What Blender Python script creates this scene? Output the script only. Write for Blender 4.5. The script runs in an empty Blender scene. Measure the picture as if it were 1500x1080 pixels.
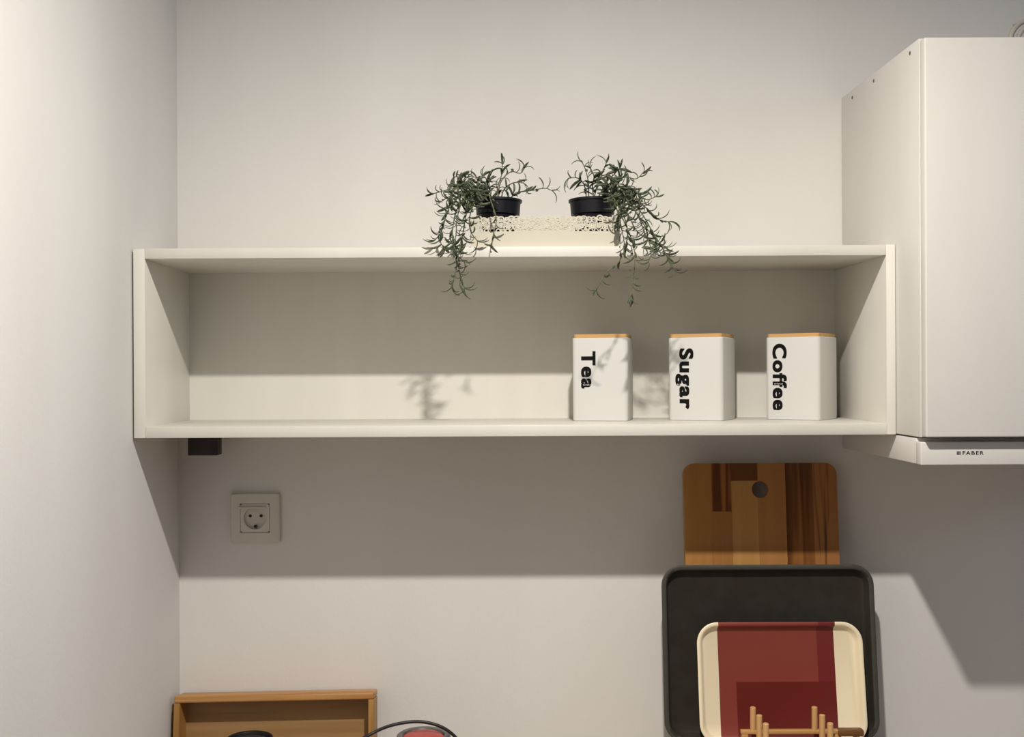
import bpy, bmesh, math, random
from mathutils import Vector, Matrix
R = math.radians
PI = math.pi
S = bpy.context.scene
COL = S.collection

# ------------------------------------------------------------------ camera
EYE = 1.55           # eye height; the back wall is the plane y = 0
D = 1.882            # camera to back wall
F = 1600.0           # focal length in pixels of the 1500 x 1080 frame
VX, VY, ROLL = 714.0, 545.0, 0.005
cam_d = bpy.data.cameras.new('camera'); cam = bpy.data.objects.new('camera', cam_d); COL.objects.link(cam)
cam_d.sensor_width = 36.0; cam_d.lens = F / 1500.0 * 36.0
cam_d.shift_x = (750 - VX) / 1500.0; cam_d.shift_y = (VY - 540) / 1500.0
cam_d.clip_start = 0.05
cam.matrix_world = Matrix.Translation((0, -D, EYE)) @ Matrix.Rotation(PI / 2, 4, 'X') @ Matrix.Rotation(-ROLL, 4, 'Z')
S.camera = cam

# ------------------------------------------------------------------ light
S.view_settings.view_transform = 'Standard'
try: S.view_settings.look = 'None'
except Exception: pass
S.view_settings.gamma = 1.0
S.view_settings.use_curve_mapping = False
S.view_settings.exposure = 0.0
w = bpy.data.worlds.new('world'); S.world = w; w.use_nodes = True
w.node_tree.nodes['Background'].inputs[0].default_value = (0.97, 0.95, 0.95, 1)
w.node_tree.nodes['Background'].inputs[1].default_value = 0.02
LAMP = Vector((0.13, -1.10, EYE + 0.79))
ld = bpy.data.lights.new('downlight_bulb', 'AREA'); ld.shape = 'DISK'; ld.size = .045; ld.energy = 24.6
ld.color = (1.0, 0.935, 0.85)
lo = bpy.data.objects.new('downlight_bulb', ld); COL.objects.link(lo); lo.location = LAMP
# bluish daylight from an unseen window, added to light the upper right wall
wd_ = bpy.data.lights.new('added_window_light', 'AREA'); wd_.shape = 'RECTANGLE'; wd_.size = .42; wd_.size_y = 1.3; wd_.energy = 6.5
wd_.color = (0.50, 0.66, 1.0)
wo_ = bpy.data.objects.new('added_window_light', wd_); COL.objects.link(wo_); wo_.location = (3.0, -1.45, EYE + .50)
wo_.rotation_euler = (0, PI / 2, 0)


def W(px, py, y):
    """pixel of the 1500 x 1080 frame at wall distance y -> world point"""
    d = D + y
    u = px - VX - ROLL * (py - VY); v = py - VY + ROLL * (px - VX)
    return Vector((u * d / F, y, EYE - v * d / F))

# ------------------------------------------------------------------ materials
def srgb(r, g, b):
    f = lambda c: (c / 255 / 12.92) if c / 255 <= 0.04045 else ((c / 255 + 0.055) / 1.055) ** 2.4
    return (f(r), f(g), f(b), 1)

def new_mat(name, col, rough=0.5, spec=0.5, metal=0.0, coat=0.0):
    m = bpy.data.materials.new(name); m.use_nodes = True
    b = m.node_tree.nodes['Principled BSDF']
    b.inputs['Base Color'].default_value = col
    b.inputs['Roughness'].default_value = rough
    b.inputs['Specular IOR Level'].default_value = spec
    b.inputs['Metallic'].default_value = metal
    b.inputs['Coat Weight'].default_value = coat
    return m

def nodes(m): return m.node_tree.nodes, m.node_tree.links, m.node_tree.nodes['Principled BSDF']

def add_noise(m, c1, c2, scale=(5, 5, 5), sc=4, detail=4, bump=0.0, coord='Object', bscale=None, lo_=.3, hi_=.7):
    N, L, b = nodes(m)
    tc = N.new('ShaderNodeTexCoord'); mp = N.new('ShaderNodeMapping'); mp.inputs['Scale'].default_value = scale
    no = N.new('ShaderNodeTexNoise'); no.inputs['Scale'].default_value = sc; no.inputs['Detail'].default_value = detail
    cr = N.new('ShaderNodeValToRGB'); cr.color_ramp.elements[0].color = c1; cr.color_ramp.elements[1].color = c2
    cr.color_ramp.elements[0].position = lo_; cr.color_ramp.elements[1].position = hi_
    L.new(tc.outputs[coord], mp.inputs[0]); L.new(mp.outputs[0], no.inputs['Vector']); L.new(no.outputs[0], cr.inputs[0])
    L.new(cr.outputs[0], b.inputs['Base Color'])
    if bump:
        n2 = N.new('ShaderNodeTexNoise'); n2.inputs['Scale'].default_value = bscale or 300; n2.inputs['Detail'].default_value = 3
        bp = N.new('ShaderNodeBump'); bp.inputs['Strength'].default_value = bump; bp.inputs['Distance'].default_value = 0.001
        L.new(tc.outputs[coord], n2.inputs['Vector']); L.new(n2.outputs[0], bp.inputs['Height']); L.new(bp.outputs[0], b.inputs['Normal'])
    return m

def wood(name, light, dark, axis='Z', rough=0.45, seed=0.0, contrast=(.35, .75), sc=1.0):
    m = new_mat(name, light, rough, 0.4)
    N, L, b = nodes(m)
    tc = N.new('ShaderNodeTexCoord'); mp = N.new('ShaderNodeMapping')
    s = {'X': (3, 60, 60), 'Y': (60, 3, 60), 'Z': (60, 60, 3)}[axis]
    mp.inputs['Scale'].default_value = tuple(v * sc for v in s); mp.inputs['Location'].default_value = (seed, seed * 1.7, seed * .6)
    no = N.new('ShaderNodeTexNoise'); no.inputs['Scale'].default_value = 1.0; no.inputs['Detail'].default_value = 5
    no.inputs['Distortion'].default_value = 0.6
    cr = N.new('ShaderNodeValToRGB'); cr.color_ramp.elements[0].color = light; cr.color_ramp.elements[1].color = dark
    cr.color_ramp.elements[0].position, cr.color_ramp.elements[1].position = contrast
    L.new(tc.outputs['Object'], mp.inputs[0]); L.new(mp.outputs[0], no.inputs['Vector']); L.new(no.outputs[0], cr.inputs[0])
    L.new(cr.outputs[0], b.inputs['Base Color'])
    bp = N.new('ShaderNodeBump'); bp.inputs['Strength'].default_value = .15; bp.inputs['Distance'].default_value = .0005
    L.new(no.outputs[0], bp.inputs['Height']); L.new(bp.outputs[0], b.inputs['Normal'])
    return m

M = {}
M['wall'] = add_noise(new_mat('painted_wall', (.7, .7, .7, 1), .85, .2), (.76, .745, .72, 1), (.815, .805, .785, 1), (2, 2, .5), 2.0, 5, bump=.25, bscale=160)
M['wall_l'] = add_noise(new_mat('side_wall_dimmed', (.7, .7, .7, 1), .85, .2), (.665, .655, .635, 1), (.72, .715, .70, 1), (2, 2, .5), 2.0, 5, bump=.25, bscale=160)  # same wall paint, darkened in colour to offset the bright lamp light
M['laminate'] = add_noise(new_mat('white_laminate', (.8, .8, .78, 1), .42, .35), (.745, .725, .665, 1), (.785, .765, .705, 1), (6, 6, 1), 3, 4, bump=.04, bscale=500)
M['laminate_dimmed'] = add_noise(new_mat('white_laminate_dimmed', (.8, .8, .78, 1), .45, .3), (.665, .645, .59, 1), (.70, .68, .62, 1), (6, 6, 1), 3, 4, bump=.04, bscale=500)  # same laminate, colour darkened against the strong lamp light on the shelf front
M['cabinet'] = add_noise(new_mat('cabinet_white', (.7, .7, .68, 1), .45, .3), (.705, .688, .655, 1), (.73, .712, .68, 1), (10, 10, 1.5), 3, 5, bump=.05, bscale=400)
M['hood'] = new_mat('hood_white_enamel', (.72, .70, .67, 1), .35, .4)
M['plastic'] = new_mat('cream_plastic', (.68, .64, .58, 1), .35, .5)
M['dark'] = new_mat('dark_hole', (.01, .008, .007, 1), .6)
M['gap'] = new_mat('dowel_hole', (.12, .10, .085, 1), .7)
M['brown'] = add_noise(new_mat('dark_brown_plastic', (.02, .01, .01, 1), .5), (.018, .010, .008, 1), (.026, .014, .012, 1), sc=20)
M['tin'] = new_mat('white_tin', (.69, .69, .67, 1), .5, .3)
M['bamboo'] = wood('bamboo_lid', srgb(222, 182, 120), srgb(196, 148, 92), 'X')
M['ink'] = new_mat('black_print', (.004, .0035, .0035, 1), .7, .15)
M['pot'] = add_noise(new_mat('black_pot_plastic', (.006, .006, .01, 1), .45, .25), (.004, .004, .007, 1), (.008, .008, .012, 1), sc=30)
M['soil'] = add_noise(new_mat('potting_soil', (.03, .02, .015, 1), .95), (.015, .01, .008, 1), (.05, .035, .025, 1), sc=200, bump=.6, bscale=400)
M['stem'] = add_noise(new_mat('plant_stem', (.1, .11, .05, 1), .6), srgb(84, 84, 60), srgb(98, 104, 72), sc=60)
M['leaf'] = add_noise(new_mat('green_leaf', (.08, .12, .06, 1), .5, .4), srgb(50, 61, 46), srgb(92, 105, 82), sc=90, detail=2)
M['leaf2'] = add_noise(new_mat('brown_green_leaf', (.08, .12, .06, 1), .5, .4), srgb(56, 52, 40), srgb(74, 80, 60), sc=90, detail=2)
M['lace'] = new_mat('cream_enamelled_metal', (.56, .53, .44, 1), .5, .3)
M['dtray'] = add_noise(new_mat('charcoal_tray_plastic', (.03, .03, .03, 1), .6, .15), (.034, .029, .023, 1), (.041, .036, .030, 1), sc=8, bump=.15, bscale=900)
M['drim'] = add_noise(new_mat('charcoal_tray_rim', (.03, .03, .03, 1), .55, .2), (.060, .059, .048, 1), (.070, .068, .056, 1), sc=8)
M['wood_tray'] = wood('tray_bamboo', srgb(200, 152, 92), srgb(158, 108, 56), 'X', seed=3)
M['wood_tray_v'] = wood('tray_bamboo_upright', srgb(176, 134, 74), srgb(140, 96, 48), 'Z', seed=5)
M['wood_panel'] = wood('tray_panel', srgb(164, 132, 88), srgb(146, 112, 70), 'X', seed=8)
M['rack'] = wood('rack_bamboo', srgb(222, 178, 122), srgb(190, 142, 88), 'Z', seed=2)
M['rackx'] = wood('rack_rail_bamboo', srgb(205, 160, 100), srgb(160, 112, 60), 'X', seed=2)
M['rackd'] = wood('rack_shadowed_wood', srgb(120, 82, 45), srgb(90, 58, 30), 'X', seed=6)  # right rail end: shadow put into the wood colour
M['black'] = new_mat('black_rubber', (.012, .010, .010, 1), .45)
M['lid_black'] = new_mat('black_enamel', (.010, .010, .010, 1), .45, .3)
M['lid_inner'] = new_mat('dark_grey_plastic', (.035, .035, .036, 1), .6, .3)
M['steel'] = new_mat('grey_steel_rim', (.16, .155, .15, 1), .35, .5, metal=.5)
M['red'] = add_noise(new_mat('red_lid', (.4, .05, .04, 1), .4), srgb(176, 62, 56), srgb(190, 76, 66), sc=20)
M['cable'] = new_mat('grey_cable', (.36, .34, .31, 1), .5)
M['worktop'] = add_noise(new_mat('beige_worktop', (.5, .4, .3, 1), .4), (.42, .35, .27, 1), (.50, .42, .33, 1), sc=30)
M['floor'] = add_noise(new_mat('floor_tile', (.4, .37, .33, 1), .5), (.25, .22, .19, 1), (.31, .28, .25, 1), sc=5)
M['base'] = new_mat('base_unit_white', (.7, .68, .65, 1), .45)

# ------------------------------------------------------------------ helpers
def link(name, bm, mat, parent=None, smooth=None, loc=None):
    me = bpy.data.meshes.new(name)
    bmesh.ops.recalc_face_normals(bm, faces=bm.faces)
    bm.to_mesh(me); bm.free()
    for mm in (mat if isinstance(mat, (list, tuple)) else [mat]): me.materials.append(mm)
    if smooth is not None:
        me.shade_smooth(); me.set_sharp_from_angle(angle=R(smooth))
    o = bpy.data.objects.new(name, me); COL.objects.link(o)
    if parent: o.parent = parent
    if loc is not None: o.location = loc
    return o

def bx(bm, x0, x1, y0, y1, z0, z1, bev=0.0, seg=2):
    t = bmesh.new()
    bmesh.ops.create_cube(t, size=1)
    bmesh.ops.scale(t, vec=(x1 - x0, y1 - y0, z1 - z0), verts=t.verts)
    bmesh.ops.translate(t, vec=((x0 + x1) / 2, (y0 + y1) / 2, (z0 + z1) / 2), verts=t.verts)
    if bev: bmesh.ops.bevel(t, geom=t.edges[:], offset=bev, segments=seg, profile=.5, affect='EDGES')
    merge(bm, t)

def merge(bm, t):
    me = bpy.data.meshes.new('tmp'); t.to_mesh(me); t.free(); bm.from_mesh(me); bpy.data.meshes.remove(me)

def box(name, mat, parent, x0, x1, y0, y1, z0, z1, bev=.0006, seg=2):
    bm = bmesh.new(); bx(bm, x0, x1, y0, y1, z0, z1, bev, seg)
    return link(name, bm, mat, parent, 35)

def lathe(bm, prof, n=32, centre=(0, 0, 0)):
    """prof: list of (r, z); closed at the ends when r = 0"""
    rings = []
    c = Vector(centre)
    for r, z in prof:
        if r < 1e-6: rings.append([bm.verts.new(c + Vector((0, 0, z)))])
        else: rings.append([bm.verts.new(c + Vector((r * math.cos(2 * PI * i / n), r * math.sin(2 * PI * i / n), z))) for i in range(n)])
    for a, b in zip(rings, rings[1:]):
        for i in range(n):
            j = (i + 1) % n
            if len(a) == 1 and len(b) == 1: break
            if len(a) == 1: bm.faces.new((a[0], b[i], b[j]))
            elif len(b) == 1: bm.faces.new((a[i], b[0], a[j]))
            else: bm.faces.new((a[i], a[j], b[j], b[i]))

def tube(bm, pts, rad, n=8, taper=None):
    pts = [Vector(p) for p in pts]; rings = []
    up = Vector((0.13, .31, .94))
    for i, p in enumerate(pts):
        t = (pts[min(i + 1, len(pts) - 1)] - pts[max(i - 1, 0)]).normalized()
        a = t.cross(up)
        if a.length < .05: a = t.cross(Vector((1, 0, 0)))
        a.normalize(); b = t.cross(a)
        r = rad if taper is None else rad * (1 + (taper - 1) * i / (len(pts) - 1))
        rings.append([bm.verts.new(p + r * (a * math.cos(2 * PI * k / n) + b * math.sin(2 * PI * k / n))) for k in range(n)])
    for q, s in zip(rings, rings[1:]):
        for k in range(n): bm.faces.new((q[k], q[(k + 1) % n], s[(k + 1) % n], s[k]))
    bm.faces.new(rings[0]); bm.faces.new(rings[-1][::-1])

def smooth_path(pts, n=6):
    """Catmull-Rom through the points"""
    p = [Vector(a) for a in pts]; p = [2 * p[0] - p[1]] + p + [2 * p[-1] - p[-2]]; out = []
    for i in range(1, len(p) - 2):
        for k in range(n):
            t = k / n
            out.append(.5 * ((2 * p[i]) + (p[i + 1] - p[i - 1]) * t + (2 * p[i - 1] - 5 * p[i] + 4 * p[i + 1] - p[i + 2]) * t * t
                             + (3 * p[i] - p[i - 1] - 3 * p[i + 1] + p[i + 2]) * t ** 3))
    out.append(p[-2]); return out

def rrect(wd, ht, r, n=8):
    """rounded rectangle in x,z round the origin"""
    r = max(r, .0005); o = []
    for cx, cz, a0 in ((wd / 2 - r, ht / 2 - r, 0), (-wd / 2 + r, ht / 2 - r, 90), (-wd / 2 + r, -ht / 2 + r, 180), (wd / 2 - r, -ht / 2 + r, 270)):
        for k in range(n + 1):
            a = R(a0 + 90 * k / n); o.append((cx + r * math.cos(a), cz + r * math.sin(a)))
    return o

def loops(bm, wd, ht, r, prof, n=8, cap0=True, cap1=True):
    """prof: (inset, y) rings of a rounded rectangle standing in the x,z plane"""
    rings = [[bm.verts.new((x, y, z)) for x, z in rrect(wd - 2 * s, ht - 2 * s, r - s, n)] for s, y in prof]
    for a, b in zip(rings, rings[1:]):
        k = len(a)
        for i in range(k): bm.faces.new((a[i], a[(i + 1) % k], b[(i + 1) % k], b[i]))
    if cap0: bm.faces.new(rings[0])
    if cap1: bm.faces.new(rings[-1][::-1])
    return rings

def empty(name, label, cat, loc=(0, 0, 0), group=None, rot=(0, 0, 0)):
    o = bpy.data.objects.new(name, None); COL.objects.link(o); o.location = loc; o.rotation_euler = rot
    o.empty_display_size = .05
    o['label'] = label; o['category'] = cat
    if group: o['group'] = group
    return o

def tag(o, label, cat, group=None):
    o['label'] = label; o['category'] = cat
    if group: o['group'] = group
    return o

def struct(name, mat, *a, **k):
    o = box(name, mat, None, *a, bev=0); o['kind'] = 'structure'; return o

# ------------------------------------------------------------------ the room
XL = -0.5325; CEIL = EYE + 0.80; CTR = EYE - 0.65
struct('wall_back', M['wall'], XL - .1, 3.0, 0, .1, 0, CEIL)
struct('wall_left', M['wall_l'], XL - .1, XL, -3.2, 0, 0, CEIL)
struct('floor', M['floor'], XL - .1, 3.0, -3.2, .1, -.1, -.0005)
struct('ceiling', M['wall'], XL - .1, 3.0, -3.2, .1, CEIL, CEIL + .1)
wt = box('worktop', M['worktop'], None, XL, 2.4, -.60, 0, CTR - .03, CTR, .002)
tag(wt, 'beige kitchen worktop along the wall under trays and dish rack', 'worktop')
bu = empty('base_cabinet', 'white base cabinet run under the beige worktop', 'cabinet', (XL + .006, -.006, 0))
box('body', M['base'], bu, 0, 2.93, -.56, 0, .1, CTR - .03)
box('plinth', M['base'], bu, 0, 2.93, -.50, 0, 0, .1)
for k in range(5):
    dr = box('door', M['base'], bu, .002 + k * .586, .584 + k * .586, -.579, -.561, .11, CTR - .035, .001)
for nm, y0_, y1_, z0_, z1_ in (('wall_right', -.75, 0, 0, CEIL), ('wall_right', -3.2, -2.15, 0, CEIL), ('wall_right', -2.15, -.75, 0, EYE + .24), ('wall_right', -2.15, -.75, EYE + .76, CEIL)):
    struct(nm, M['wall'], 3.02, 3.12, y0_, y1_, z0_, z1_)
for nm, y0_, y1_, z0_, z1_ in (('added_window', -2.15, -.75, EYE + .24, EYE + .28), ('added_window', -2.15, -.75, EYE + .72, EYE + .76), ('added_window', -2.15, -2.10, EYE + .28, EYE + .72), ('added_window', -.80, -.75, EYE + .28, EYE + .72)):
    struct(nm, M['hood'], 3.02, 3.08, y0_, y1_, z0_, z1_)  # unseen window frame, added to hold the bluish light
# ceiling downlight that gives the warm light
dl = empty('ceiling_downlight', 'round white recessed downlight in the ceiling above the worktop', 'lamp', (LAMP.x, LAMP.y, CEIL))
bm = bmesh.new(); lathe(bm, [(.036, -.001), (.048, -.001), (.048, -.004), (.036, -.006), (.036, -.001)], 32)
link('trim_ring', bm, M['hood'], dl, 40)

# ------------------------------------------------------------------ wall shelf
SF = -.248                                   # front edges
xl0, xl1, xr0, xr1 = -.5293, -.5120, .5974, .6110
zb0, zb1, zt0, zt1 = EYE - .0967, EYE - .0800, EYE + .1718, EYE + .1872
sh = empty('wall_shelf', 'long white open box shelf on the wall with plants on top and canisters inside', 'shelf', (0, 0, 0))
box('side_panel', M['laminate'], sh, xl0, xl1, SF, -.001, zb0, zt1 - .0004, .0008)
box('side_panel', M['laminate'], sh, xr0, xr1, SF, -.001, zb0, zt1 + .0006, .0008)
box('top_panel', M['laminate_dimmed'], sh, xl1, xr0, SF, -.001, zt0, zt1, .0008)
box('bottom_panel', M['laminate_dimmed'], sh, xl1, xr0, SF, -.001, zb0, zb1, .0008)
box('back_panel', M['laminate'], sh, xl1, xr0, -.004, -.001, zb1, zt0, 0)
a = W(278.5, 660, -.06); b = W(322, 666.5, -.06)
bb = box('dark_block', M['brown'], None, a.x, b.x, -.075, -.045, b.z, zb0 - .0002, .0015)
tag(bb, 'small dark brown block under the left end of the white shelf', 'bracket')

# ------------------------------------------------------------------ extractor cabinet and hood on the right
CX = .6120; CB = -.338; DF = -.357
cab = empty('wall_cabinet', 'tall white wall cabinet at the right edge with plain door', 'cabinet', (0, 0, 0))
ct = EYE + .4685; cb_ = EYE - .0955; CW = 1.212
box('side_panel', M['cabinet'], cab, CX, CX + .016, CB, -.001, cb_, ct, .0006)
box('side_panel', M['cabinet'], cab, CW - .016, CW, CB, -.001, cb_, ct, .0006)
box('top_panel', M['cabinet'], cab, CX + .016, CW - .016, CB, -.001, ct - .016, ct, .0006)
box('bottom_panel', M['cabinet'], cab, CX + .016, CW - .016, CB, -.001, cb_, cb_ + .016, .0006)
box('door', M['cabinet'], cab, CX + .0005, CW - .001, DF, CB - .001, cb_ + .0008, ct - .004, .0022, 3)
for px, py in ((1248.5, 143), (1280, 118.5), (1333, 78)):
    # the three dowel holes near the top edge of the side panel
    d = CX * F / (px - VX - ROLL * (py - VY)); p = W(px, py, d - D)
    bm = bmesh.new(); bmesh.ops.create_cone(bm, cap_ends=True, segments=12, radius1=.0028, radius2=.0028, depth=.0008)
    bmesh.ops.rotate(bm, matrix=Matrix.Rotation(PI / 2, 3, 'Y'), verts=bm.verts)
    o = link('dowel_hole', bm, M['gap'], cab, 40, (CX - .0001, p.y, p.z)); o.scale = (1, 1.0, 1.0)
hood = empty('cooker_hood', 'slim white built-in cooker hood under the wall cabinet', 'hood', (0, 0, 0))
hz0, hz1 = EYE - .1348, EYE - .0985
box('body', M['hood'], hood, CX + .0005, CW, -.3205, -.001, hz0 + .0005, hz1 + .0005, .0008)
vis = box('visor', M['hood'], hood, CX - .0005, CW, -.3405, -.3215, hz0, EYE - .1023, .0014, 3)
bx_ = W(1375, 600, 0)

def text_mesh(body, size, extrude=.0002, offset=0.0, spacing=1.0):
    cu = bpy.data.curves.new('txt', 'FONT'); cu.body = body; cu.size = size; cu.extrude = extrude; cu.offset = offset
    cu.space_character = spacing; cu.resolution_u = 6
    o = bpy.data.objects.new('txt', cu); COL.objects.link(o)
    dg = bpy.context.evaluated_depsgraph_get(); dg.update()
    me = bpy.data.meshes.new_from_object(o.evaluated_get(dg))
    bpy.data.objects.remove(o); bpy.data.curves.remove(cu)
    return me

def heavy(me, d):
    bm = bmesh.new()
    for dx, dy in ((-d, -d * .6), (-d, d * .6), (0, 0), (d, -d * .6), (d, d * .6)):
        n0 = len(bm.verts); bm.from_mesh(me); bm.verts.ensure_lookup_table()
        for v in bm.verts[n0:]: v.co.x += dx; v.co.y += dy; v.co.z += (dx + dy * .37) * .02
    bm.to_mesh(me); bm.free(); return me

def fit_text(me, w, h=None):
    """scale the text's outline to w (and h) and put its lower left at the origin"""
    xs = [v.co.x for v in me.vertices]; ys = [v.co.y for v in me.vertices]
    x0, x1, y0, y1 = min(xs), max(xs), min(ys), max(ys)
    sx = w / (x1 - x0); sy = (h / (y1 - y0)) if h else sx
    for v in me.vertices: v.co.x = (v.co.x - x0) * sx; v.co.y = (v.co.y - y0) * sy
    return me

a = W(1410, 666.5, -.3405); b = W(1441, 661, -.3405)
me = fit_text(text_mesh('FABER', .01, .0001, .0002, 1.25), b.x - a.x, .0052); me.materials.append(M['ink'])
t = bpy.data.objects.new('lettering', me); COL.objects.link(t); t.parent = hood
t.location = (a.x, -.3406, a.z); t.rotation_euler = (PI / 2, 0, 0)
bm = bmesh.new(); a2 = W(1401.5, 666.5, -.3405)
for i in range(3):
    for j in range(3): bx(bm, i * .0019, i * .0019 + .0015, -.0001, .0001, j * .0018, j * .0018 + .0014)
link('logo_mark', bm, M['ink'], hood, None, (a2.x, -.3406, a.z))

# cable coil on the cabinet
cc = empty('cable_coil', 'coil of grey and black cable lying on top of the wall cabinet', 'cable', (0, 0, 0))
zc = ct
c0 = W(1516, 66, -.30).x
def arc(cx, cy, cz, r, a0, a1, n=40, tilt=0): return [(cx + r * math.cos(R(a0 + (a1 - a0) * i / n)), cy + tilt * math.sin(R(a0 + (a1 - a0) * i / n)), cz + r * math.sin(R(a0 + (a1 - a0) * i / n))) for i in range(n + 1)]
cc.location = (c0, -.30, zc)
for r, yy, mm, nm, rad in ((.0355, 0, 'cable', 'grey_loop', .0040), (.0262, -.004, 'cable', 'grey_loop', .0034), (.0385, .012, 'black', 'black_loop', .0022)):
    bm = bmesh.new(); tube(bm, arc(0, yy, rad, r, 0, 180 if mm == 'cable' else 126, 36, .004), rad, 8)
    bmesh.ops.translate(bm, vec=(0, 0, .0002), verts=bm.verts)
    link(nm, bm, M[mm], cc, 60)

# ------------------------------------------------------------------ socket
sp0 = W(338.5, 794, 0); sp1 = W(411.5, 722.5, 0)
sc_ = Vector(((sp0.x + sp1.x) / 2, 0, (sp0.z + sp1.z) / 2)); SW = .0845
so = empty('power_socket', 'cream square wall socket with two round pin holes below the shelf', 'socket', sc_)
bm = bmesh.new()
# frame with a square opening
rings = []
prof = [(0, 0, 8), (0, -.0065, 8), (.0015, -.0085, 8), (.0165, -.0095, 8), (.0175, -.0080, 8), (.0175, 0, 8)]
loops(bm, SW, SW, .004, [(p[0], p[1]) for p in prof], 3, False, False)
link('frame', bm, M['plastic'], so, 30)
# insert: square plate with a round well
bm = bmesh.new(); s_ = .0245; n = 48
cz = -.0; well = .0195
def sq(a, s):
    c, q = math.cos(a), math.sin(a); k = s / max(abs(c), abs(q)); return (c * k, q * k)
angs = [2 * PI * (i + .5) / n for i in range(n)]
ro = [[bm.verts.new((sq(a, s_)[0], -.001, sq(a, s_)[1])) for a in angs], [bm.verts.new((sq(a, s_)[0], -.0086, sq(a, s_)[1])) for a in angs],
      [bm.verts.new((well * math.cos(a), -.0086, well * math.sin(a))) for a in angs], [bm.verts.new((well * .97 * math.cos(a), -.0022, well * .97 * math.sin(a))) for a in angs]]
for p, q in zip(ro, ro[1:]):
    for i in range(n): bm.faces.new((p[i], p[(i + 1) % n], q[(i + 1) % n], q[i]))
bm.faces.new(ro[-1])
link('insert', bm, M['plastic'], so, 30)
for x, z, r in ((-.0093, .003, .0027), (.0093, .003, .0027), (.0003, -.0145, .0029)):
    bm = bmesh.new(); bmesh.ops.create_cone(bm, cap_ends=True, segments=16, radius1=r, radius2=r, depth=.001)
    bmesh.ops.rotate(bm, matrix=Matrix.Rotation(PI / 2, 3, 'X'), verts=bm.verts)
    link('pin_hole', bm, M['dark'], so, 40, (x, -.0026 if z > 0 else -.0060, z))
box('hinge_ridge', M['plastic'], so, -.0285, .0195, -.0125, -.0085, .0165, .0200, .0014, 3)

# ------------------------------------------------------------------ canisters
def canister(word, loc, rot, label, tspec, lid_rot=0):
    """tspec: distances on the face: text left edge from the left side, width across, top from the top, length"""
    s = .0895; H = .1338
    t = empty('canister', label, 'canister', loc, 'white lettered canisters on the shelf', (0, 0, -R(rot)))
    bm = bmesh.new()
    loops(bm, s, s, .0075, [(.0016, 0), (.0004, .0012), (.0004, .0035), (0, .0045), (0, H - .001), (.0010, H), (.004, H)], 6)
    bmesh.ops.rotate(bm, matrix=Matrix.Rotation(PI / 2, 3, 'X'), verts=bm.verts)   # y -> z
    link('body', bm, M['tin'], t, 35)
    bm = bmesh.new(); lw = s - .004
    loops(bm, lw, lw, .0060, [(.0006, 0), (0, .0005), (0, .0050), (.0008, .0058)], 6)
    bmesh.ops.rotate(bm, matrix=Matrix.Rotation(PI / 2, 3, 'X'), verts=bm.verts)
    o = link('lid', bm, M['bamboo'], t, 35, (0, 0, H)); o.rotation_euler = (0, 0, R(lid_rot))
    left, across, top, length = tspec
    me = fit_text(heavy(text_mesh(word, .03, .00012, .0007, 1.16), .00065), length, across); me.materials.append(M['ink'])
    o = bpy.data.objects.new('lettering', me); COL.objects.link(o); o.parent = t
    # reading downwards: text x -> -z, text y -> +x, facing -y
    o.matrix_local = Matrix(((0, 1, 0, -s / 2 + left), (0, 0, -1, -s / 2 - .0001), (-1, 0, 0, H - top), (0, 0, 0, 1)))
    bm = bmesh.new()                             # faint line of minute print that crosses the word
    for k in range(7): bx(bm, k * .0021, k * .0021 + .0009, -.00008, .00008, 0, .0014 if k % 2 else .0020)
    link('small_print', bm, M['tin'], t, None, (-s / 2 + left + .0035, -s / 2 - .00035, H - .0765))
    return t
s = .0895
def place(px_left, px_right, rot, yfront, **k):
    """centre such that the outline spans the two pixels, nearest corner at yfront"""
    th = R(rot); hs = s / 2 * (math.cos(th) + math.sin(th)); yc = yfront + hs
    best = None
    lo_, hi_ = -.6, .8
    for _ in range(60):
        mid = (lo_ + hi_) / 2; xs = []
        for sx in (-1, 1):
            for sy in (-1, 1):
                x = mid + (sx * math.cos(th) + sy * math.sin(th)) * s / 2; y = yc + (-sx * math.sin(th) + sy * math.cos(th)) * s / 2
                xs.append(VX + x * F / (D + y))
        if (min(xs) + max(xs)) / 2 < (px_left + px_right) / 2: lo_ = mid
        else: hi_ = mid
    return (mid, yc, zb1 + .0001)
canister('Tea', place(837.5, 928, 13, 0 - .142), 13, 'white canister with bamboo lid lettered Tea', (.0145, .0235, .0215, .0600))
canister('Sugar', place(979, 1077, 26, -.150), 26, 'white canister with bamboo lid lettered Sugar', (.0125, .0300, .0175, .0980))
canister('Coffee', place(1121, 1227, 36, -.150), 36, 'white canister with bamboo lid lettered Coffee', (.0125, .0240, .0105, .1080))

# ------------------------------------------------------------------ lace edged holder with two plants
random.seed(11)
hx0, hx1, hy0, hy1 = W(690, 350, -.238).x, W(909, 350, -.238).x, -.238, -.140
hz = zt1 + .0002; HB = .0175; HT = .0475
ho = empty('plant_holder', 'cream metal holder with cut-out lace border holding two plants', 'plant holder', ((hx0 + hx1) / 2, (hy0 + hy1) / 2, hz))
hw, hd = (hx1 - hx0) / 2, (hy1 - hy0) / 2
bm = bmesh.new()
bx(bm, -hw, hw, -hd, hd, 0, .0012)
bx(bm, -hw, hw, -hd, -hd + .0011, .0012, HB + .0065); bx(bm, -hw, hw, hd - .0011, hd, .0012, HB)
bx(bm, -hw, -hw + .0011, -hd + .0011, hd - .0011, .0012, HB); bx(bm, hw - .0011, hw, -hd + .0011, hd - .0011, .0012, HB)
bx(bm, -hw, hw, -hd - .0006, -hd, .0, .0016)
link('basin', bm, M['lace'], ho, None)

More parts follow.
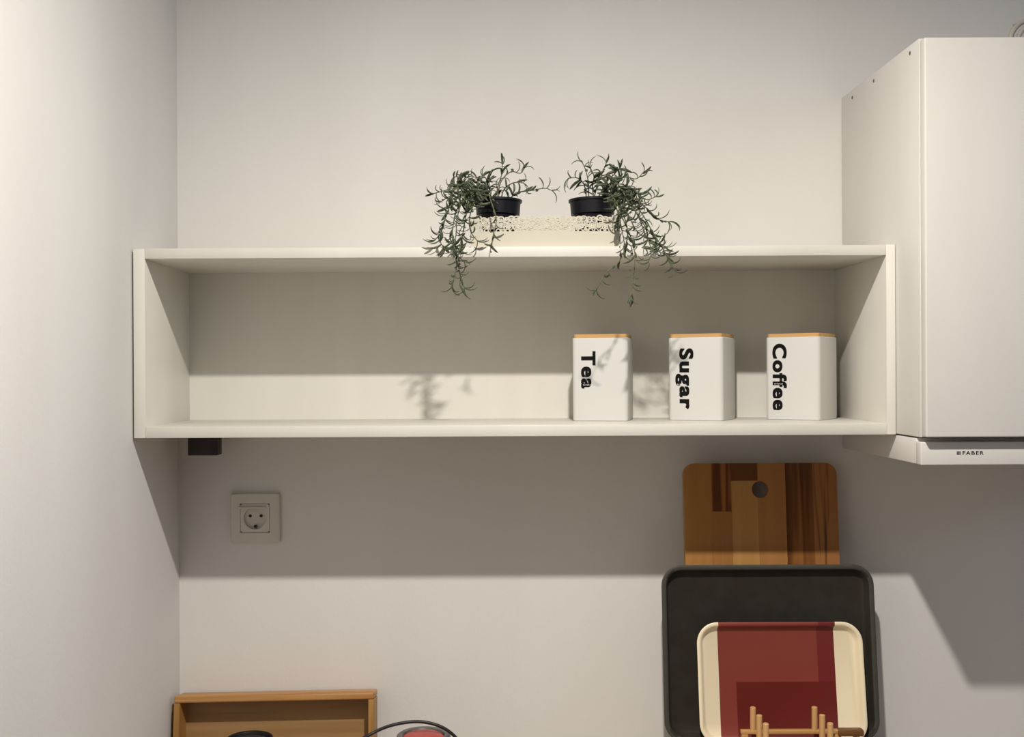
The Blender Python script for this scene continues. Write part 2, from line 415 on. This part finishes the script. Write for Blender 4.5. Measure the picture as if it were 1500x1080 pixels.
def ring(bm, cx, cz, rx, rz, wd0, th=.0011, rot=0, n=12):
    ins, outs = [], []; y0 = random.uniform(0, .0007); th = .0012 + random.uniform(0, .0004); wd = wd0 * random.uniform(1.05, 1.6); cx += random.uniform(-.0008, .0008); cz += random.uniform(-.0006, .0006)
    for i in range(n):
        a = 2 * PI * i / n; c, q = math.cos(a), math.sin(a); cr, sr = math.cos(rot), math.sin(rot)
        def P(k): return (cx + (rx * k * c * cr - rz * k * q * sr), cz + (rx * k * c * sr + rz * k * q * cr))
        k0 = 1 - min(wd / min(rx, rz), .72)
        po, pi_ = P(1), P(max(k0, .05))
        outs.append([bm.verts.new((po[0], y, po[1])) for y in (y0, th + y0)]); ins.append([bm.verts.new((pi_[0], y, pi_[1])) for y in (y0, th + y0)])
    for i in range(n):
        j = (i + 1) % n
        bm.faces.new((outs[i][0], outs[j][0], ins[j][0], ins[i][0])); bm.faces.new((outs[i][1], ins[i][1], ins[j][1], outs[j][1]))
        bm.faces.new((outs[i][0], outs[i][1], outs[j][1], outs[j][0])); bm.faces.new((ins[i][0], ins[j][0], ins[j][1], ins[i][1]))
def lace(length, solid=None):
    """border of joined scrolls, blossoms and leaf shapes, x from 0 to length"""
    bm = bmesh.new(); x = .004; k = 0
    while x < length - .003:
        top = HT - .0055 + .0012 * math.sin(k * 1.9)
        # scallop of big petals at the top
        ring(bm, x, top, .0058, .0048, .0016, rot=random.uniform(-.5, .5))
        ring(bm, x, top, .0026, .0020, .0012, n=8)
        # blossom below
        for q in range(5):
            a = 2 * PI * q / 5 + k
            ring(bm, x + .0035 + .0030 * math.cos(a), top - .0085 + .0030 * math.sin(a), .0026, .0020, .0012, rot=a, n=8)
        ring(bm, x - .002, top - .0115, .0040, .0030, .0013, rot=random.uniform(-1, 1), n=10)
        ring(bm, x + .003, HB + .0075, .0042, .0034, .0012, rot=random.uniform(-1, 1), n=10)
        ring(bm, x + random.uniform(-.004, .004), random.uniform(HB + .003, top - .004), .0030, .0022, .0013, rot=random.uniform(0, 3), n=8)
        x += random.uniform(.0072, .0090); k += 1
    for v in bm.verts: v.co.x = min(max(v.co.x, 0), length)
    if solid: bx(bm, solid[0], solid[1], .00095, .0015, HB + .004, HT - .004)      # pressed, not cut through, between the pots
    return bm
bm = lace(2 * hw, (.068, .149)); link('lace_border', bm, M['lace'], ho, None, (-hw, -hd, 0))
for sx in (-1, 1):
    bm = lace(2 * hd); o = link('lace_border', bm, M['lace'], ho, None, (sx * hw - (.0 if sx < 0 else 0), -hd, 0)); o.rotation_euler = (0, 0, PI / 2)

# --- plants
def leaf_mesh(L, curl, wd):
    bm = bmesh.new(); n = 6; rings = []
    for i in range(n + 1):
        t = i / n; a = curl * t
        x = L * (math.sin(a) / curl if curl else t); z = L * ((1 - math.cos(a)) / curl)
        ww = wd * (math.sin(PI * (t * .88 + .10)) ** .5) * .5
        nx, nz = -math.sin(a), math.cos(a)
        th = ww * .55
        rings.append([bm.verts.new((x, -ww, z)), bm.verts.new((x - nx * th, 0, z - nz * th)), bm.verts.new((x, ww, z)), bm.verts.new((x + nx * th * .3, 0, z + nz * th * .3))])
    for a, b in zip(rings, rings[1:]):
        for k in range(4): bm.faces.new((a[k], a[(k + 1) % 4], b[(k + 1) % 4], b[k]))
    bm.faces.new(rings[0]); bm.faces.new(rings[-1][::-1])
    bmesh.ops.recalc_face_normals(bm, faces=bm.faces)
    me = bpy.data.meshes.new('leaf'); bm.to_mesh(me); bm.free(); me.shade_smooth()
    return me
LEAF = {}
for mk in ('leaf', 'leaf2'):
    LEAF[mk] = []
    for L, c, wd in ((.0195, 1.2, .0039), (.0225, 1.45, .0043), (.0170, 1.0, .0036), (.0205, 1.7, .0041), (.0140, 1.2, .0032)):
        me = leaf_mesh(L, c, wd); me.materials.append(M[mk]); LEAF[mk].append(me)

POT_Y = -.189
def plant(px, label, stems, seed, tilt):
    rnd = random.Random(seed)
    base = Vector((W(px, 300, POT_Y).x, POT_Y, hz + .0014))
    t = empty('potted_plant', label, 'plant', base, 'black potted trailing plants')
    bm = bmesh.new(); rr = .0370; ph = .0775
    lathe(bm, [(0, 0), (.0235, 0), (.0245, .001), (.0300, ph - .026), (.0303, ph - .024), (.0335, ph - .0235), (.0348, ph - .004), (rr, ph - .0035), (rr, ph), (rr - .0016, ph), (rr - .003, ph - .004), (.0315, ph - .012), (0, ph - .012)], 40)
    p = link('pot', bm, M['pot'], t, 35); p.rotation_euler = tilt
    bm = bmesh.new(); lathe(bm, [(0, ph - .009), (.02, ph - .0095), (.0318, ph - .0115)], 24)
    o = link('soil', bm, M['soil'], p, 60)
    cnt = 0
    for pts, dens in stems:
        # pts: (pixel x, pixel y, wall distance)
        wp = smooth_path([W(a, b, c) - base for a, b, c in pts], 8)
        bm = bmesh.new(); tube(bm, wp, .0011, 5, .6)
        st = link('stem', bm, M['stem'], t, 60)
        acc = 0; k = rnd.randint(0, 1); step = .0049 / dens
        Ltot = sum((q - p_).length for p_, q in zip(wp, wp[1:])); run = 0
        roll = rnd.uniform(0, 6.28)
        for i, (p_, q) in enumerate(zip(wp, wp[1:])):
            seg = (q - p_).length; acc += seg; run += seg
            last = i == len(wp) - 2
            m_ = 0
            if acc < step and not last: continue
            if run < .16 * Ltot and not last: acc = 0 if acc >= step else acc; continue
            while acc >= step: acc -= step; m_ += 1
            for _ in range(3 if last else min(m_, 2)):
                tan = (q - p_).normalized()
                k += 1; ang = roll + k * PI + rnd.uniform(-.9, .9) if k % 3 else rnd.uniform(0, 6.28)
                # frame about the stem; leaves spread mostly sideways and outwards
                side = tan.cross(Vector((0, 1, 0)))
                if side.length < .1: side = Vector((1, 0, 0))
                side.normalize(); oth = tan.cross(side)
                out = (side * math.cos(ang) * 1.0 + oth * math.sin(ang) * (.2 if last else .75)).normalized()
                open_ = rnd.uniform(.55, 1.05) if not last else rnd.uniform(.2, .7)
                xd = (tan * math.cos(open_) + out * math.sin(open_)).normalized()
                zd = (out - xd * out.dot(xd)).normalized()       # curls away from the stem
                if rnd.random() < .15: zd = -zd
                yd = zd.cross(xd)
                mk = 'leaf2' if rnd.random() < .33 else 'leaf'
                lf = bpy.data.objects.new('leaf', rnd.choice(LEAF[mk])); COL.objects.link(lf); lf.parent = st
                sc = rnd.uniform(.8, 1.12)
                pos = p_.lerp(q, rnd.random())
                lf.matrix_local = Matrix(((xd.x * sc, yd.x * sc, zd.x * sc, pos.x), (xd.y * sc, yd.y * sc, zd.y * sc, pos.y), (xd.z * sc, yd.z * sc, zd.z * sc, pos.z), (0, 0, 0, 1)))
                cnt += 1
    print('LEAVES', label, cnt)
    return t
a_, b_, c_, e_ = -.19, -.225, -.262, -.285
LS = [
 ([(712, 298, a_), (700, 280, a_), (672, 274, b_), (652, 279, b_), (634, 284, b_)], 1.0),
 ([(715, 298, a_), (702, 270, a_), (684, 260, a_), (664, 259, b_)], 1.1),
 ([(718, 298, a_), (712, 272, a_), (700, 262, a_), (692, 258, a_)], 1.1),
 ([(722, 298, a_), (716, 275, a_), (712, 262, b_), (708, 258, b_)], 1.1),
 ([(728, 298, a_), (729, 275, a_), (735, 255, a_), (736, 240, -.18)], .7),
 ([(730, 298, a_), (733, 268, a_), (748, 252, a_), (762, 254, a_), (768, 246, a_)], .6),
 ([(733, 298, a_), (738, 278, a_), (752, 268, b_), (766, 268, b_)], .6),
 ([(740, 298, a_), (757, 283, a_), (780, 279, b_), (798, 276, b_), (808, 279, b_)], .55),
 ([(712, 298, a_), (690, 284, b_), (664, 292, b_), (654, 316, c_), (646, 340, c_), (637, 352, c_)], 1.0),
 ([(712, 298, a_), (692, 286, b_), (672, 302, c_), (664, 328, c_), (663, 352, c_), (670, 378, e_), (674, 402, e_), (681, 424, e_)], 1.0),
 ([(714, 298, a_), (698, 288, b_), (684, 312, c_), (678, 342, c_), (672, 370, e_), (667, 400, e_), (662, 420, e_)], 1.0),
 ([(710, 298, a_), (684, 283, b_), (660, 302, c_), (650, 328, c_), (644, 350, c_), (652, 366, e_)], 1.0),
 ([(718, 298, a_), (716, 286, b_), (721, 300, c_), (727, 322, c_), (722, 346, c_), (720, 360, e_)], .40),
 ([(714, 298, a_), (700, 288, b_), (688, 318, c_), (690, 340, c_), (700, 354, c_)], .75),
 ([(712, 298, a_), (694, 284, b_), (676, 280, b_), (658, 288, b_), (645, 296, b_)], 1.1),
 ([(712, 298, a_), (694, 292, b_), (678, 296, c_), (670, 318, c_), (668, 344, c_), (666, 368, e_), (680, 384, e_)], 1.0),
 ([(714, 298, a_), (704, 285, b_), (690, 278, c_), (680, 290, c_), (690, 306, c_)], 1.3),
 ([(712, 298, a_), (700, 276, b_), (684, 268, b_), (668, 276, c_), (660, 290, c_)], 1.3),
]
RS = [
 ([(860, 298, a_), (856, 272, a_), (846, 261, b_), (833, 261, b_)], .7),
 ([(862, 298, a_), (862, 270, a_), (858, 250, a_), (853, 238, a_)], .6),
 ([(868, 298, a_), (876, 268, a_), (883, 252, a_), (888, 238, a_)], .9),
 ([(872, 298, a_), (888, 268, a_), (900, 255, a_), (908, 246, b_)], 1.1),
 ([(875, 298, a_), (895, 270, a_), (915, 260, b_), (932, 262, b_), (943, 252, b_)], .9),
 ([(870, 298, a_), (868, 272, a_), (870, 258, b_), (864, 244, b_)], .9),
 ([(880, 298, a_), (900, 276, b_), (925, 276, b_), (945, 292, c_), (962, 288, c_)], .9),
 ([(882, 298, a_), (903, 282, b_), (926, 288, c_), (948, 306, c_), (966, 322, c_), (980, 325, c_)], .9),
 ([(882, 298, a_), (905, 286, b_), (928, 306, c_), (948, 336, c_), (966, 356, c_), (980, 380, e_), (988, 396, e_)], .85),
 ([(882, 298, a_), (902, 288, b_), (920, 316, c_), (936, 342, c_), (958, 354, c_), (976, 362, c_)], 1.0),
 ([(880, 298, a_), (898, 288, b_), (912, 320, c_), (925, 350, c_), (930, 376, e_), (928, 408, e_), (924, 436, e_)], .62),
 ([(884, 298, a_), (902, 292, b_), (918, 330, c_), (917, 358, c_), (906, 384, e_), (888, 400, e_), (874, 424, e_)], .50),
 ([(880, 298, a_), (896, 288, b_), (906, 316, c_), (912, 342, c_), (916, 364, c_)], 1.0),
 ([(884, 298, a_), (908, 286, b_), (932, 312, c_), (944, 340, c_), (954, 366, e_), (950, 384, e_)], .9),
 ([(884, 298, a_), (912, 284, b_), (938, 310, c_), (956, 340, c_), (972, 366, e_), (984, 392, e_)], .8),
 ([(880, 298, a_), (890, 272, b_), (902, 268, c_), (914, 284, c_), (922, 304, c_)], 1.1),
 ([(880, 298, a_), (893, 276, b_), (910, 270, b_), (928, 280, c_), (936, 298, c_)], 1.0),
 ([(878, 298, a_), (890, 284, b_), (900, 292, c_), (908, 310, c_), (904, 326, c_)], 1.1),
]
plant(728, 'left trailing green plant in a black pot, stems hanging down the left', LS, 5, (0, R(1.5), 0))
plant(869, 'right trailing green plant in a black pot, stems hanging down the right', RS, 8, (0, R(-1), 0))

# ------------------------------------------------------------------ chopping board
by0, by1 = -.033, -.010
bz1 = W(1113, 678, by0).z; bxl = W(1001.5, 700, by0).x; bxr = W(1225.5, 700, by0).x
bw = bxr - bxl; bh = bz1 - CTR - .0005
cb = empty('chopping_board', 'wooden chopping board of glued staves with a round hanging hole', 'chopping board', ((bxl + bxr) / 2, -.064, CTR + .0005), None, (R(-5.4), 0, 0))
def board_solid():
    bm = bmesh.new(); th = .014; n = 6; N_ = 4 * (n + 1)
    hxp = W(1113, 717, by0); hx_, hz_ = hxp.x - (bxl + bxr) / 2, hxp.z - CTR - bh / 2
    outl = rrect(bw, bh, .020, n)
    def hole_pts():
        return [(hx_ + .0142 * math.cos(2 * PI * i / 28), hz_ + .0142 * math.sin(2 * PI * i / 28)) for i in range(28)]
    hp = hole_pts()
    res = []
    for y in (-th, 0):
        vo = [bm.verts.new((x, y, z)) for x, z in outl]; vh = [bm.verts.new((x, y, z)) for x, z in hp]
        eo = [bm.edges.new((vo[i], vo[(i + 1) % len(vo)])) for i in range(len(vo))]; eh = [bm.edges.new((vh[i], vh[(i + 1) % 28])) for i in range(28)]
        bmesh.ops.triangle_fill(bm, use_beauty=True, use_dissolve=False, edges=eo + eh)
        res.append((vo, vh))
    for k in (0, 1):
        a, b = res[0][k], res[1][k]
        for i in range(len(a)): bm.faces.new((a[i], a[(i + 1) % len(a)], b[(i + 1) % len(a)], b[i]))
    bmesh.ops.recalc_face_normals(bm, faces=bm.faces)
    return bm
def stave(x0, x1, z0, z1, mat):
    bm = board_solid()
    g = .00012
    for co, no in (((x0 + g, 0, 0), (-1, 0, 0)), ((x1 - g, 0, 0), (1, 0, 0)), ((0, 0, z0 + g), (0, 0, -1)), ((0, 0, z1 - g), (0, 0, 1))):
        r = bmesh.ops.bisect_plane(bm, geom=bm.verts[:] + bm.edges[:] + bm.faces[:], plane_co=co, plane_no=no, clear_outer=True, dist=1e-7)
        ed = [e for e in r['geom_cut'] if isinstance(e, bmesh.types.BMEdge)]
        if ed: bmesh.ops.edgeloop_fill(bm, edges=ed)
    o = link('stave', bm, mat, cb, 30, (0, 0, bh / 2))
    return o
def bxp(px): return W(px, 720, by0).x - (bxl + bxr) / 2
def bzp(py): return W(1113, py, by0).z - CTR - bh / 2
E = .3
mo = [wood('oak_stave_%d' % i, srgb(*l), srgb(*d), 'Z', .4, seed=i * 2.3, contrast=c) for i, (l, d, c) in enumerate([
    ((182, 132, 74), (160, 108, 56), (.3, .8)), ((98, 54, 26), (156, 102, 56), (.48, .58)), ((172, 122, 68), (150, 100, 52), (.3, .8)),
    ((116, 72, 34), (104, 62, 28), (.3, .8)), ((190, 142, 84), (172, 122, 68), (.3, .8)), ((178, 126, 74), (164, 112, 62), (.3, .8)),
    ((150, 98, 50), (92, 52, 22), (.38, .62)), ((162, 110, 62), (84, 46, 22), (.54, .66))])]
stave(-E, bxp(1042), -E, E, mo[0])
stave(bxp(1042), bxp(1070.5), bzp(748.5), E, mo[1]); stave(bxp(1042), bxp(1070.5), -E, bzp(748.5), mo[2])
stave(bxp(1070.5), bxp(1109.5), bzp(704), E, mo[3]); stave(bxp(1070.5), bxp(1109.5), -E, bzp(704), mo[4])
stave(bxp(1109.5), bxp(1150), -E, E, mo[5]); stave(bxp(1150), bxp(1190), -E, E, mo[6]); stave(bxp(1190), E, -E, E, mo[7])

# ------------------------------------------------------------------ dish rack
rk = empty('dish_rack', 'small bamboo plate rack with upright pegs standing on the worktop', 'dish rack', (.49, -.15, CTR))
def rbox(name, mat, x0, x1, y0, y1, z0, z1, bev=.001):
    return box(name, mat, rk, x0 - .49, x1 - .49, y0 + .15, y1 + .15, z0 - CTR, z1 - CTR, bev)
p1 = W(1103, 1036, -.142); q1 = W(1193, 1034.5, -.142)
ptop = p1.z; zbar = W(1150, 1069, -.142).z
rbox('rail', M['rackx'], W(1085, 1070, -.142).x, W(1232, 1070, -.142).x, -.147, -.137, zbar - .006, zbar)
rbox('rail', M['rackx'], W(1085, 1070, -.142).x, W(1232, 1070, -.142).x, -.240, -.230, zbar - .012, zbar - .006)
for y0 in (-.164, -.188, -.212):
    rbox('rail', M['rackx'], W(1083, 1070, -.142).x, W(1232, 1070, -.142).x, y0 - .004, y0 + .004, zbar - .015, zbar - .008)
rbox('rail', M['rackd'], W(1226, 1070, -.142).x, W(1264, 1070, -.142).x, -.150, -.134, zbar - .010, zbar + .001, .003)
runx = []
for k, pp in enumerate((p1, q1)):
    rbox('runner', M['rackx'], pp.x - .006, pp.x + .006, -.235, -.142, zbar - .020, zbar - .0125)
    for j, yy in enumerate((-.142, -.182, -.222)):
        bm = bmesh.new(); r = .0046
        h_ = ptop - zbar + .002 + (0 if j == 0 else .015)
        lathe(bm, [(0, 0), (r, 0), (r, h_ - .001), (r - .001, h_), (0, h_)], 16)
        link('peg', bm, M['rack'], rk, 40, (pp.x - .49, yy + .15, ptop - CTR - h_))
for x in (W(1085, 1070, -.142).x + .006, W(1232, 1070, -.142).x - .006):
    # feet run back under the trays
    rbox('foot', M['rackx'], x - .006, x + .006, -.255, -.082, CTR + .0005, CTR + .0443)
    rbox('upright', M['rackx'], x - .005, x + .005, -.147, -.137, CTR + .0443, zbar - .006)
    rbox('upright', M['rackx'], x - .005, x + .005, -.240, -.230, CTR + .0443, zbar - .012)
rbox('foot', M['rackx'], W(1258, 1070, -.142).x - .006, W(1258, 1070, -.142).x, -.155, -.130, CTR + .0005, zbar - .010)
rest = CTR + .0445

# ------------------------------------------------------------------ trays
def tray(name, label, cpx_t, top, ytop, ybot, wd, r, mats, depth, rimw, stripe=False):
    zt = W(cpx_t, top, ytop).z; ht = math.hypot(zt - rest, ytop - ybot)
    xc = W(cpx_t, top, ytop).x
    ang = math.atan2(ytop - ybot, zt - rest)
    t = empty(name, label, 'tray', (xc, ybot, rest), None, (-ang, 0, 0))
    bm = bmesh.new()
    # y = 0 is the lip; the floor lies towards the wall
    loops(bm, wd, ht, r, [(.014, depth), (.010, depth - .001), (.004, .002), (.0005, .0012), (0, .0004), (.001, -.0004), (rimw * .6, -.0006), (rimw, .0006), (rimw + .0012, .0022), (rimw + .0042, depth - .0042), (rimw + .0070, depth - .002)], 10)
    bmesh.ops.recalc_face_normals(bm, faces=bm.faces)
    if len(mats) > 1:
        for f in bm.faces: f.material_index = 0
        big = [f for f in bm.faces if all(abs(v.co.x) < wd / 2 - rimw + 1e-5 and abs(v.co.z) < ht / 2 - rimw + 1e-5 for v in f.verts) and f.calc_center_median().y < depth - .0015]
        for f in big: f.material_index = 1
    o = link('shell', bm, mats, t, 50, (0, 0, ht / 2))
    return t, ht, xc
dt, dht, dxc = tray('serving_tray', 'large charcoal plastic tray leaning in front of the chopping board', 1123.5, 827.5, -.072, -.104, .3513, .034, [M['drim'], M['dtray']], .018, .0078)
# cream and red print
mr = new_mat('red_and_cream_print', (.6, .5, .35, 1), .35, .45)
N, L, bs = nodes(mr)
tc = N.new('ShaderNodeTexCoord'); sx = N.new('ShaderNodeSeparateXYZ'); L.new(tc.outputs['Object'], sx.inputs[0])
def step(sock, edge, op='GREATER_THAN'):
    n_ = N.new('ShaderNodeMath'); n_.operation = op; L.new(sock, n_.inputs[0]); n_.inputs[1].default_value = edge; return n_.outputs[0]
def mul(a, b):
    n_ = N.new('ShaderNodeMath'); n_.operation = 'MULTIPLY'; L.new(a, n_.inputs[0]); L.new(b, n_.inputs[1]); return n_.outputs[0]
def mix(a, b, f):
    n_ = N.new('ShaderNodeMix'); n_.data_type = 'RGBA'; L.new(f, n_.inputs['Factor'])
    for v, s_ in ((a, n_.inputs[6]), (b, n_.inputs[7])):
        if isinstance(v, tuple): s_.default_value = v
        else: L.new(v, s_)
    return n_.outputs[2]
RW = .2718
yt, yb = -.086, -.118
zt = W(1141, 911.5, yt).z; rht = math.hypot(zt - rest, yt - yb)
def rx_(px): return (px - 1141.0) * RW / 242.0
def rz_(py): return rht / 2 - (py - 911.5) / (1092 - 911.5) * rht
X_, Z_ = sx.outputs[0], sx.outputs[2]
stripe = mul(step(X_, rx_(1052)), step(X_, rx_(1222.5), 'LESS_THAN'))
right = step(X_, rx_(1197.5)); low = mul(step(Z_, rz_(1001), 'LESS_THAN'), step(X_, rx_(1077)))
c = mix(srgb(140, 64, 55), srgb(118, 42, 42), right)
c = mix(c, srgb(108, 36, 30), low)
c = mix(srgb(250, 236, 204), c, stripe)
L.new(c, bs.inputs['Base Color'])
tray('snack_tray', 'small cream tray with red printed band leaning on the charcoal tray', 1141, 911.5, yt, yb, RW, .034, [mr], .013, .006)

# ------------------------------------------------------------------ wooden tray on the left, standing on edge
def woodtray():
    al = R(10); dep = .055
    yF = -.004 - dep * math.cos(al)
    tl = W(257, 1019.5, yF); tr = W(549.5, 1013.5, yF)
    wd = (tr - tl).length; tiltang = math.atan2(tr.z - tl.z, tr.x - tl.x); z1 = (tl.z + tr.z) / 2
    ht = (z1 - CTR - .004 - dep * math.sin(al) * 0) / math.cos(al)
    t = empty('wooden_tray', 'light wooden tray with raised sides stood upright in the left corner', 'tray', ((tl.x + tr.x) / 2, -.004 - ht * math.sin(al), CTR + .0135), None, (-al, -tiltang, 0))
    ht = (z1 - CTR - .0135 - dep * math.sin(al)) / math.cos(al); yF, yB = -dep, 0
    f = .0115; dp = yB - yF
    def b(nm, mt, x0, x1, y0, y1, z0, z1, bev=.0012):
        return box(nm, mt, t, x0, x1, y0, y1, z0, z1, bev, 3)
    h = wd / 2
    b('top_side', M['wood_tray'], -h, h, -dp, 0, ht - f, ht, .003)
    b('bottom_side', M['wood_tray'], -h, h, -dp, 0, 0, f, .003)
    b('end_side', M['wood_tray_v'], -h, -h + f * .85, -dp, 0, f, ht - f)
    b('end_side', M['wood_tray_v'], h - f * .85, h, -dp, 0, f, ht - f)
    b('base_panel', M['wood_panel'], -h + f * .85, h - f * .85, -.012, -.006, f, ht - f, 0)
    return t
woodtray()

# black round bowl in front of the wooden tray
lp = W(365.5, 1082, -.125); br = .0375; bhh = lp.z - CTR - .0005
ll = empty('black_bowl', 'small round black bowl in front of the upright wooden tray', 'bowl', (lp.x, -.125, CTR + .0005))
bm = bmesh.new()
lathe(bm, [(0, 0), (br * .55, 0), (br * .62, .003), (br * .86, bhh * .45), (br * .97, bhh - .004), (br, bhh - .001), (br - .001, bhh + .001), (br - .004, bhh), (br - .0055, bhh - .003), (br * .75, bhh * .4), (br * .5, .006), (0, .005)], 48)
link('body', bm, M['lid_black'], ll, 40)
bm = bmesh.new(); lathe(bm, [(br * .72, bhh * .62), (br * .8, bhh - .0045), (0, bhh - .003)], 48)
link('inset', bm, M['lid_inner'], ll, 40)

# red topped tin with grey rim
tc_ = W(620.5, 1077, -.145); tr_ = .0428; th_ = tc_.z - CTR - .0005
tn = empty('round_tin', 'round grey tin with a red top below the black cable', 'tin', (tc_.x, -.145, CTR + .0005))
bm = bmesh.new(); lathe(bm, [(0, 0), (tr_ - .004, 0), (tr_ - .002, .002), (tr_ - .002, th_ - .008), (tr_, th_ - .006), (tr_, th_ - .001), (tr_ - .003, th_ + .001), (tr_ - .009, th_ + .0005), (tr_ - .0105, th_ - .0025), (0, th_ - .0025)], 48)
link('body', bm, M['steel'], tn, 40)
bm = bmesh.new(); lathe(bm, [(tr_ - .0108, th_ - .0022), (tr_ - .016, th_ + .0005), (.012, th_ + .002), (0, th_ + .002)], 48)
link('red_top', bm, M['red'], tn, 50)

# black cord arching over
cy = -.175
pts = [W(490, 1130, cy), W(512, 1099, cy), W(541, 1077, cy), W(575, 1062.5, cy + .02), W(613, 1057.5, cy + .03), W(645, 1064.5, cy + .03), W(668, 1081, cy + .03), W(682, 1105, cy + .03), W(688, 1130, cy + .03)]
pts[0].z = CTR + .003; pts[-1].z = CTR + .003
bm = bmesh.new(); tube(bm, smooth_path(pts, 8), .0026, 8)
tag(link('black_cable', bm, M['black'], None, 60), 'black cable arching up from the worktop over the red topped tin', 'cable')
